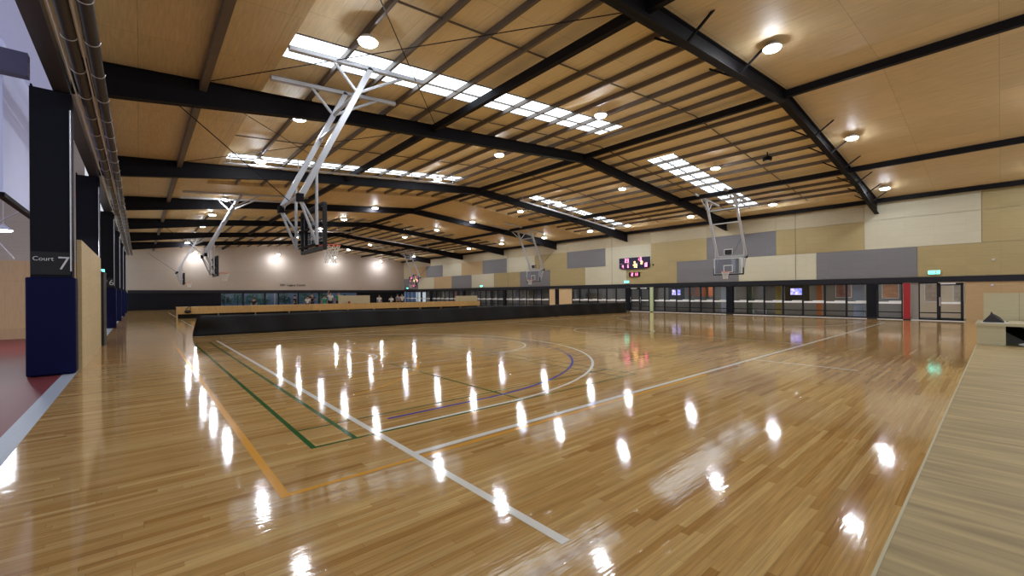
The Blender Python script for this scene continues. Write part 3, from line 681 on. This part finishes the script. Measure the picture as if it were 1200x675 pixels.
inside(8.2, .30, po, 'orange corridor post behind the glass right of the middle screen', x=35.2); inside(10.75, .36, pyl, 'yellow corridor post behind the glass left of a lit screen', x=35.4)
inside(12.9, .3, mat('olive_paint', (.12, .16, .08), .5, noise=.08), 'dark olive corridor post behind the glass', x=36)
for y, x, lab in ((9.75, 36.0, 'lit wall screen behind the glass, between the orange and yellow posts'), (19.2, 36.4, 'lit wall screen behind the glass right of the pale green post')):
    t = thing('wall_screen', lab, 'screen', (x, y, 1.72)); MB().box(-.02, .06, -.75, .75, -.72, .45).build('backing_panel', M['black'], t)
    MB().box(-.05, -.02, -.42, .42, -.26, .26).build('bezel', M['black'], t)
    mm = bpy.data.materials.new('screen_picture'); mm.use_nodes = True; nt = mm.node_tree; b = nt.nodes['Principled BSDF']
    tc = nt.nodes.new('ShaderNodeTexCoord'); nz = nt.nodes.new('ShaderNodeTexNoise'); nz.inputs['Scale'].default_value = 7; nt.links.new(tc.outputs['Object'], nz.inputs['Vector'])
    rp = nt.nodes.new('ShaderNodeValToRGB'); rp.color_ramp.elements[0].color = (.12, .16, .7, 1); rp.color_ramp.elements[0].position = .4; rp.color_ramp.elements[1].color = (.75, .6, .9, 1); rp.color_ramp.elements[1].position = .6
    nt.links.new(nz.outputs['Fac'], rp.inputs[0]); nt.links.new(rp.outputs[0], b.inputs['Emission Color']); b.inputs['Emission Strength'].default_value = 1.3; b.inputs['Base Color'].default_value = (.05, .05, .05, 1)
    MB().box(-.056, -.05, -.39, .39, -.23, .23).build('picture', mm, t)
def poster(y, z0, z1, wd, col, lab, x=38.93):
    t = thing('poster', lab, 'poster', (x, y, z0)); MB().box(-.02, .02, -wd / 2, wd / 2, 0, z1 - z0).build('frame', M['white'], t)
    MB().box(-.026, -.02, -wd / 2 + .04, wd / 2 - .04, .04, z1 - z0 - .04).build('print', mat('poster_print', col, .5, noise=.6, nscale=5), t)
poster(7.6, 1.25, 2.3, .95, (.35, .16, .12), 'framed red and cream poster behind the glass left of the orange post'); poster(5.0, 1.2, 2.4, .9, (.55, .22, .05), 'orange poster behind the glass beside the red post')
poster(2.95, 1.0, 2.2, .7, (.40, .28, .20), 'notice board behind the fixed pane beside the glass door', x=38.76); poster(1.75, 1.0, 2.1, .5, (.45, .38, .32), 'pale notice board behind the glass door', x=38.76)
for i, y in enumerate((16.5, 17.1, 17.7, 18.3)):
    t = thing('hanging_banner', 'orange banner behind the glass, %s of four from the right' % ['first', 'second', 'third', 'fourth'][i], 'banner', (37.2, y, 1.35), 0, 'orange banners in the corridor')
    MB().box(-.01, .01, -.2, .2, 0, 1.25).build('cloth', po, t); MB().tube([(0, -.22, 1.26), (0, .22, 1.26)], .015, 6).build('rod', M['galv'], t)
    MB().tube([(0, 0, 1.26), (0, 0, 1.35)], .008, 5).build('cord', M['galv'], t)
t = thing('white_stool', 'white boxy stool behind the glass left of the yellow post', 'stool', (35.0, 11.9, 0))
MB().box(-.2, .2, -.42, .42, .36, .44).build('seat', M['white'], t)
for a in (-.36, .36): MB().box(-.18, .18, a - .05, a + .05, 0, .36).build('leg', M['white'], t)
cols = [(.5, .48, .5), (.32, .3, .45), (.6, .55, .5), (.45, .42, .55), (.55, .3, .3), (.55, .54, .6)]
for i in range(16):
    y = 34.0 + i * 2.0; lab = 'tall pale panel standing in the corridor behind the far glass, %d metres down the row' % (i * 2)
    t = thing('display_panel', 'tall pale display panel in the corridor behind the far glass', 'panel', (35.6, y + random.uniform(-.3, .3), 0), 0, 'display panels in the far corridor')
    MB().box(-.04, .04, -.3, .3, .1, 2.1).build('board', mat('display_board', cols[i % 6], .6, noise=.25, nscale=3), t)
    for a in (-.25, .25): MB().box(-.15, .15, a - .02, a + .02, 0, .1).build('foot', M['alu'], t)

# exit signs
eg = mat('exit_sign_green', (.02, .4, .3), .4, emit=(.10, .95, .75), es=2.2)
for x, y, z, rz, lab in ((XW - .12, 2.5, 2.66, 0, 'green lit exit sign on the band above the glass door'), (XW - .12, 22.9, 2.62, 0, 'green lit exit sign above the dark double door under the scoreboard'),
                         (XW - .12, 45.3, 2.62, 0, 'small lit exit sign on the band behind the right plywood box'), (XW - .12, 66.0, 2.62, 0, 'small lit exit sign at the far corner under the red scoreboard'), (-1.10, 22.18, 2.62, -math.pi / 2 + math.pi, 'lit exit sign on top of the slim black post')):
    t = thing('exit_sign', lab, 'exit sign', (x, y, z), rz, 'exit signs')
    MB().box(-.03, .07, -.25, .25, 0, .22).build('housing', M['white'], t, bevel=.01); MB().box(-.036, -.03, -.235, .235, .015, .205).build('lit_face', eg, t)
    mb = MB(); mb.box(-.040, -.036, -.12, -.02, .03, .19); mb.box(-.040, -.036, .03, .2, .1, .125); mb.build('pictogram', M['white'], t)
    if x < 0: t.scale = (.5, .5, .6)
    if x > 0: MB().box(.07, .10, -.1, .1, .05, .15).build('bracket', M['alu'], t)

# scoreboards
dr = mat('led_red', (.2, .02, .03), .4, emit=(1, .16, .30), es=3.5); dy = mat('led_amber', (.3, .2, .02), .4, emit=(1, .62, .18), es=4)
SEG = {'0': 'abcdef', '1': 'bc', '2': 'abged', '3': 'abgcd', '4': 'fgbc', '5': 'afgcd', '6': 'afgedc', '7': 'abc', '8': 'abcdefg', '9': 'abcdfg'}
def digit(mb, ch, y, z, wd, ht, x):
    th = ht * .16          # seen from -x: left is +y
    q = {'a': (0, wd, ht - th, ht), 'g': (0, wd, ht / 2 - th / 2, ht / 2 + th / 2), 'd': (0, wd, 0, th), 'f': (0, th, ht / 2, ht), 'e': (0, th, 0, ht / 2), 'b': (wd - th, wd, ht / 2, ht), 'c': (wd - th, wd, 0, ht / 2)}
    for s_ in SEG[ch]:
        a, b, c, d = q[s_]; mb.box(x - .006, x, y - b, y - a, z + c, z + d)
def scoreboard(y, z, s, lab):
    t = thing('scoreboard', lab, 'scoreboard', (XW - .05, y, z))
    hw = 1.58 * s; poly = [(-hw, .12 * s), (-hw * .8, 0), (hw * .8, 0), (hw, .12 * s), (hw, 1.04 * s), (-hw, 1.04 * s)]
    n = len(poly); vs = [(-.12, a, b) for a, b in poly] + [(.0, a, b) for a, b in poly]
    MB().add(vs, [tuple(range(n)), tuple(range(2 * n - 1, n - 1, -1))] + [(i, i + n, (i + 1) % n + n, (i + 1) % n) for i in range(n)]).build('cabinet', mat('scoreboard_navy', (.018, .012, .05), .4, noise=.1), t)
    X = -.121; mb = MB()
    for ch, a, b, wd, ht in (('2', .95, .62, .16, .34), ('3', .72, .62, .16, .34), ('3', -.62, .66, .17, .36), ('4', 1.25, .12, .14, .28), ('6', .68, .14, .12, .26), ('1', -1.06, .14, .12, .34), ('8', -1.22, .14, .14, .34), ('1', -.40, .75, .12, .18)):
        digit(mb, ch, a * s, b * s, wd * s, ht * s, X)
    mb.build('red_digits', dr, t)
    mb = MB()
    for ch, a, b, wd, ht in (('5', -.02, .42, .14, .26), ('7', .10, .12, .18, .24), ('0', -.18, .12, .16, .30), ('2', -.72, .40, .18, .26)): digit(mb, ch, a * s, b * s, wd * s, ht * s, X)
    mb.build('amber_digits', dy, t)
    mb = MB()
    for a in (1.35, .6, -.3, -1.3): mb.box(X - .004, X, a * s - .12 * s, a * s + .12 * s, .50 * s, .53 * s)
    mb.build('name_strips', M['white'], t)
    t2 = thing('shot_clock', lab.replace('wide', 'little').replace('scoreboard', 'clock box below the scoreboard'), 'clock', (XW - .05, y, z - .72 * s))
    MB().box(-.11, 0, -.55 * s, .55 * s, 0, .42 * s).build('cabinet', M['black'], t2, bevel=.02)
    mb = MB()
    for ch, a in (('2', .28), ('1', -.02), ('1', -.2)): digit(mb, ch, a * s, .08 * s, .18 * s, .27 * s, -.111)
    mb.build('red_digits', dr, t2)
scoreboard(22.1, 3.9, 1.0, 'wide electronic scoreboard with red and amber digits on the right wall')
scoreboard(63.8, 3.6, 1.0, 'wide red lit scoreboard at the far end of the right wall')
tag(MB().box(XW - .09, XW - .03, 20.15, 20.3, 4.1, 4.25).build('wall_camera', M['black'], bevel=.02), 'small black device on the wall right of the scoreboard', 'camera')

# ================================================================== FAR WINDOWS AND GARDEN
fx = [8.0, 10.6, 13.2, 14.9, 17.5, 20.4, 23.3, 26.2]
for a, b in zip(fx[:-1], fx[1:]):
    win[0] += 1
    o = struct(MB().box(a, a + .1, Y1 + .02, Y1 + .14, 0, 2.06).box(b - .1, b, Y1 + .02, Y1 + .14, 0, 2.06).box(a, b, Y1 + .02, Y1 + .14, 0, .1).box(a, b, Y1 + .02, Y1 + .14, 1.98, 2.06).build('window_%d' % win[0], M['alu']))
    MB().box(a + .08, b - .08, Y1 + .06, Y1 + .068, .08, 2.0).build('pane', M['glass'], o)
struct(MB().box(-4, 41, Y1 + .25, Y1 + 9, -.12, -.02).build('ground_garden', mat('garden_paving', (.20, .24, .28), .8, noise=.2)), 'paved garden outside the far windows')
struct(MB().box(-4, 41, Y1 + 8, Y1 + 8.2, 0, 3.2).build('wall_garden', mat('blue_grey_fence', (.22, .30, .46), .7, noise=.15)), 'blue grey fence outside the far windows')
def shrub(x, y, h, m, lab):
    t = thing('garden_tree', lab, 'tree', (x, y, -.02), 0, 'garden trees outside the far windows'); mb = MB(); rr = random.Random(int(x * 10))
    for i in range(420):
        a = rr.uniform(0, 6.28); u = rr.random() ** .5; z = h * (.25 + .75 * rr.random()); rad = .9 * u * math.sin(math.pi * min(.98, z / h * .8 + .15)); c = Vector((rad * math.cos(a), rad * math.sin(a), z))
        d = Vector((rr.uniform(-1, 1), rr.uniform(-1, 1), rr.uniform(-1, .6))).normalized(); e = d.cross(Vector((.3, .2, 1))).normalized()
        mb.add([c, c + d * .16 + e * .08, c + d * .34, c + d * .16 - e * .08], [(0, 1, 2, 3)])
    mb.build('foliage', m, t); mb = MB(); mb.tube([(0, 0, 0), (.05, 0, h * .45), (0, .05, h * .8)], .04, 6); mb.build('trunk', M['dark'], t)
g1 = mat('dark_green_leaf', (.05, .16, .08), .5, noise=.4); g2 = mat('teal_green_leaf', (.16, .38, .30), .5, noise=.4)
for i, (x, y, h) in enumerate(((8.6, 69.0, 2.6), (10.4, 70.6, 2.8), (12.0, 69.0, 2.5), (13.6, 71.0, 2.3), (16.2, 70, 2.4), (18.8, 69.2, 2.7), (21.4, 69.4, 2.6))):
    shrub(x, y, h, g1 if i in (0, 4) else g2, ['dark bushy tree at the left edge of the far windows', 'tall leafy tree second from the left outside the far windows', 'leafy tree third from the left outside the far windows', 'smaller leafy tree fourth from the left outside the far windows', 'dark leafy tree outside the far windows behind the players', 'leafy tree outside the far windows right of the players', 'leafy tree outside the far windows behind the tall plywood box'][i])
tag(MB().box(14.6, 14.75, Y1 + 1.2, Y1 + 1.35, -.02, 2.9).build('garden_post', M['white']), 'white post in the garden outside the far windows', 'post')

# ================================================================== PEOPLE
skin = mat('skin', (.45, .26, .17), .55, noise=.06); hairm = mat('dark_hair', (.02, .014, .01), .6, noise=.1)
SH = {'white': mat('white_shirt', (.70, .70, .72), .8, noise=.05), 'black': mat('black_shirt', (.02, .02, .024), .8, noise=.1), 'green': mat('green_shirt', (.04, .30, .20), .8, noise=.1), 'grey': mat('grey_shirt', (.25, .25, .27), .8, noise=.1)}
def skinmesh(name, pts, edges, rad, m, parent, sub=1, label=None):
    me = bpy.data.meshes.new(name); me.from_pydata([tuple(p) for p in pts], edges, []); o = bpy.data.objects.new(name, me); C.objects.link(o); o.parent = parent
    mo = o.modifiers.new('skin', 'SKIN'); me.skin_vertices or None
    if not me.skin_vertices: bpy.context.view_layer.objects.active = o
    for i, r in enumerate(rad):
        sv = me.skin_vertices[0].data[i]; sv.radius = (r, r) if not isinstance(r, tuple) else r; sv.use_root = (i == 0)
    mo.use_smooth_shade = True
    sm = o.modifiers.new('sub', 'SUBSURF'); sm.levels = sub; sm.render_levels = sub
    dg = bpy.context.evaluated_depsgraph_get(); nm = bpy.data.meshes.new_from_object(o.evaluated_get(dg)); nm.materials.clear(); nm.materials.append(m)
    for p in nm.polygons: p.use_smooth = True
    o2 = bpy.data.objects.new(name, nm); C.objects.link(o2); o2.parent = parent; bpy.data.objects.remove(o)
    if label: o2['label'] = label
    return o2
def person(x, y, rz, shirt, pants, lab, h=1.75, pose='stand'):
    t = thing('person', lab, 'person', (x, y, 0), rz, 'people on the middle court'); k = h / 1.75
    V = lambda *p: Vector(p) * k
    arm = {'stand': [((.25, .02, 1.15), (.27, .10, .90)), ((-.25, .02, 1.15), (-.27, .10, .90))], 'reach': [((.27, .12, 1.2), (.20, .40, 1.3)), ((-.27, .1, 1.18), (-.2, .36, 1.12))],
           'up': [((.28, .08, 1.55), (.2, .2, 1.85)), ((-.26, .02, 1.15), (-.28, .1, .92))]}[pose]
    step = .16 if pose != 'stand' else .05
    P = [V(0, 0, .95), V(0, 0, 1.12), V(0, .0, 1.30), V(0, 0, 1.44), V(0, .01, 1.53), V(0, .02, 1.60), V(0, .03, 1.69),
         V(.10, 0, .92), V(.11, step, .50), V(.11, step * .5, .08), V(.12, step * .5 + .15, .04),
         V(-.10, 0, .92), V(-.11, -step * .6, .50), V(-.11, -step * 1.4, .08), V(-.12, -step * 1.4 + .15, .04),
         V(.19, 0, 1.40), V(*arm[0][0]), V(*arm[0][1]), V(-.19, 0, 1.40), V(*arm[1][0]), V(*arm[1][1])]
    E_ = [(0, 1), (1, 2), (2, 3), (3, 4), (4, 5), (5, 6), (0, 7), (7, 8), (8, 9), (9, 10), (0, 11), (11, 12), (12, 13), (13, 14), (3, 15), (15, 16), (16, 17), (3, 18), (18, 19), (19, 20)]
    Rd = [.14, .12, .15, .12, .055, .085, .075, .085, .058, .04, .035, .085, .058, .04, .035, .06, .043, .03, .06, .043, .03]
    # hands: palm, five fingers
    def hand(i, j):
        a = P[i]; d = (P[j] - P[i]).normalized(); e = d.cross(Vector((1, 0, 0))).normalized(); b = len(P)
        P.append(P[j] + d * .06 * k); E_.append((j, b)); Rd.append(.03)
        for q, ln in ((-.03, .06), (-.01, .075), (.01, .08), (.03, .07)):
            m_ = len(P); P.append(P[b] + d * ln * .6 + e * q); P.append(P[b] + d * ln + e * q + Vector((0, .01, 0))); E_.extend([(b, m_), (m_, m_ + 1)]); Rd.extend([.009, .008])
        m_ = len(P); P.append(P[j] + d * .03 + e * -.045); P.append(P[j] + d * .07 + e * -.06); E_.extend([(j, m_), (m_, m_ + 1)]); Rd.extend([.011, .009])
    hand(16, 17); hand(19, 20)
    skinmesh('body', P, E_, [r * k for r in Rd], skin, t)
    # face: nose, eyes are small details of the head
    mb = MB(); mb.ell(V(0, .115, 1.635), (.012, .02, .022)); mb.build('nose', skin, t)
    for sx in (-1, 1): MB().ell(V(sx * .03, .10, 1.665), (.011, .008, .007)).build('eye', M['black'], t)
    mb = MB(); mb.ell(V(0, .0, 1.70), (.095, .105, .085)); mb.build('hair', hairm, t, smooth=True)
    Q = [V(0, 0, .93), V(0, 0, 1.12), V(0, 0, 1.30), V(0, 0, 1.43), V(.19, 0, 1.40), V(*arm[0][0]).lerp(V(.19, 0, 1.40), .25), V(-.19, 0, 1.40), V(*arm[1][0]).lerp(V(-.19, 0, 1.40), .25)]
    skinmesh('shirt', Q, [(0, 1), (1, 2), (2, 3), (3, 4), (4, 5), (3, 6), (6, 7)], [r * k for r in (.16, .145, .175, .135, .085, .07, .085, .07)], SH[shirt], t, label=shirt + ' shirt')
    Q = [V(0, 0, .98), V(.10, 0, .90), V(.11, step * .9, .55), V(-.10, 0, .90), V(-.11, -step * .5, .55)]
    skinmesh('shorts', Q, [(0, 1), (1, 2), (0, 3), (3, 4)], [r * k for r in (.16, .11, .095, .11, .095)], SH[pants], t)
    for sx, yy in ((1, step * .5), (-1, -step * 1.4)):
        MB().ell(V(sx * .115, yy + .08, .045), (.055, .15, .045)).build('shoe', M['white'], t, smooth=True)
PEOPLE = [(12.1, 43.5, 2.5, 'white', 'black', 'stand', 'person in a white shirt at the left of the group behind the barrier', 1.62), (12.9, 45.0, 3.4, 'black', 'black', 'reach', 'person in a black top beside the white shirted one behind the barrier', 1.9),
          (11.3, 44.8, 1.2, 'black', 'black', 'stand', 'person in black standing left of the group at the garden windows', 1.7), (13.6, 43.4, 2.9, 'green', 'green', 'stand', 'person in a green outfit in the middle of the group behind the barrier', 1.68),
          (14.2, 43.6, 3.3, 'white', 'black', 'up', 'tall person in a white top with one arm raised in the group', 2.0), (14.95, 43.4, 2.8, 'green', 'black', 'stand', 'tall person in green top and black shorts left of the tall plywood box', 2.0),
          (15.4, 43.0, 3.8, 'black', 'black', 'stand', 'person in black directly left of the tall plywood box', 1.75), (19.0, 43.0, 3.1, 'white', 'grey', 'stand', 'person in a white shirt standing alone right of the tall plywood box', 1.68),
          (7.9, 45.0, 2.6, 'black', 'grey', 'stand', 'person in black alone in front of the garden windows on the left', 1.5), (20.6, 43.5, 2.4, 'white', 'black', 'reach', 'person in a white top reaching forward, right of the lone white shirt', 1.55),
          (21.3, 43.5, 3.6, 'grey', 'black', 'stand', 'person in a grey top right of the reaching person', 1.75), (22.1, 44, 3.0, 'white', 'black', 'stand', 'person in a white shirt rightmost, below the far red scoreboard', 1.78)]
for x, y, rz, a, b, pose, lab, h in PEOPLE: person(x, y, rz, a, b, lab, h, pose)

# small things on the barrier
t = thing('red_ball', 'small red ball lying on the barrier in front of the tall plywood box', 'ball', (15.0, 40.68, .88)); 
MB().ell((0, 0, .11), (.11, .11, .11)).build('ball_skin', M['red'], t, smooth=True); MB().tube([(.111 * math.cos(a), .111 * math.sin(a), .11) for a in [i * .3142 for i in range(20)]], .003, 4, True).build('seam', M['black'], t)
t = thing('black_bag', 'black bag slung over the left end of the long barrier', 'bag', (2.75, 40.385, .52)); MB().ell((0, 0, .0), (.22, .10, .13)).build('bag_body', M['black'], t, smooth=True)
MB().tube([(-.15, 0, .08), (-.05, .04, .26), (.1, .16, .375), (.2, .16, .372), (.15, .02, .08)], .02, 6).build('bag_strap', M['black'], t)
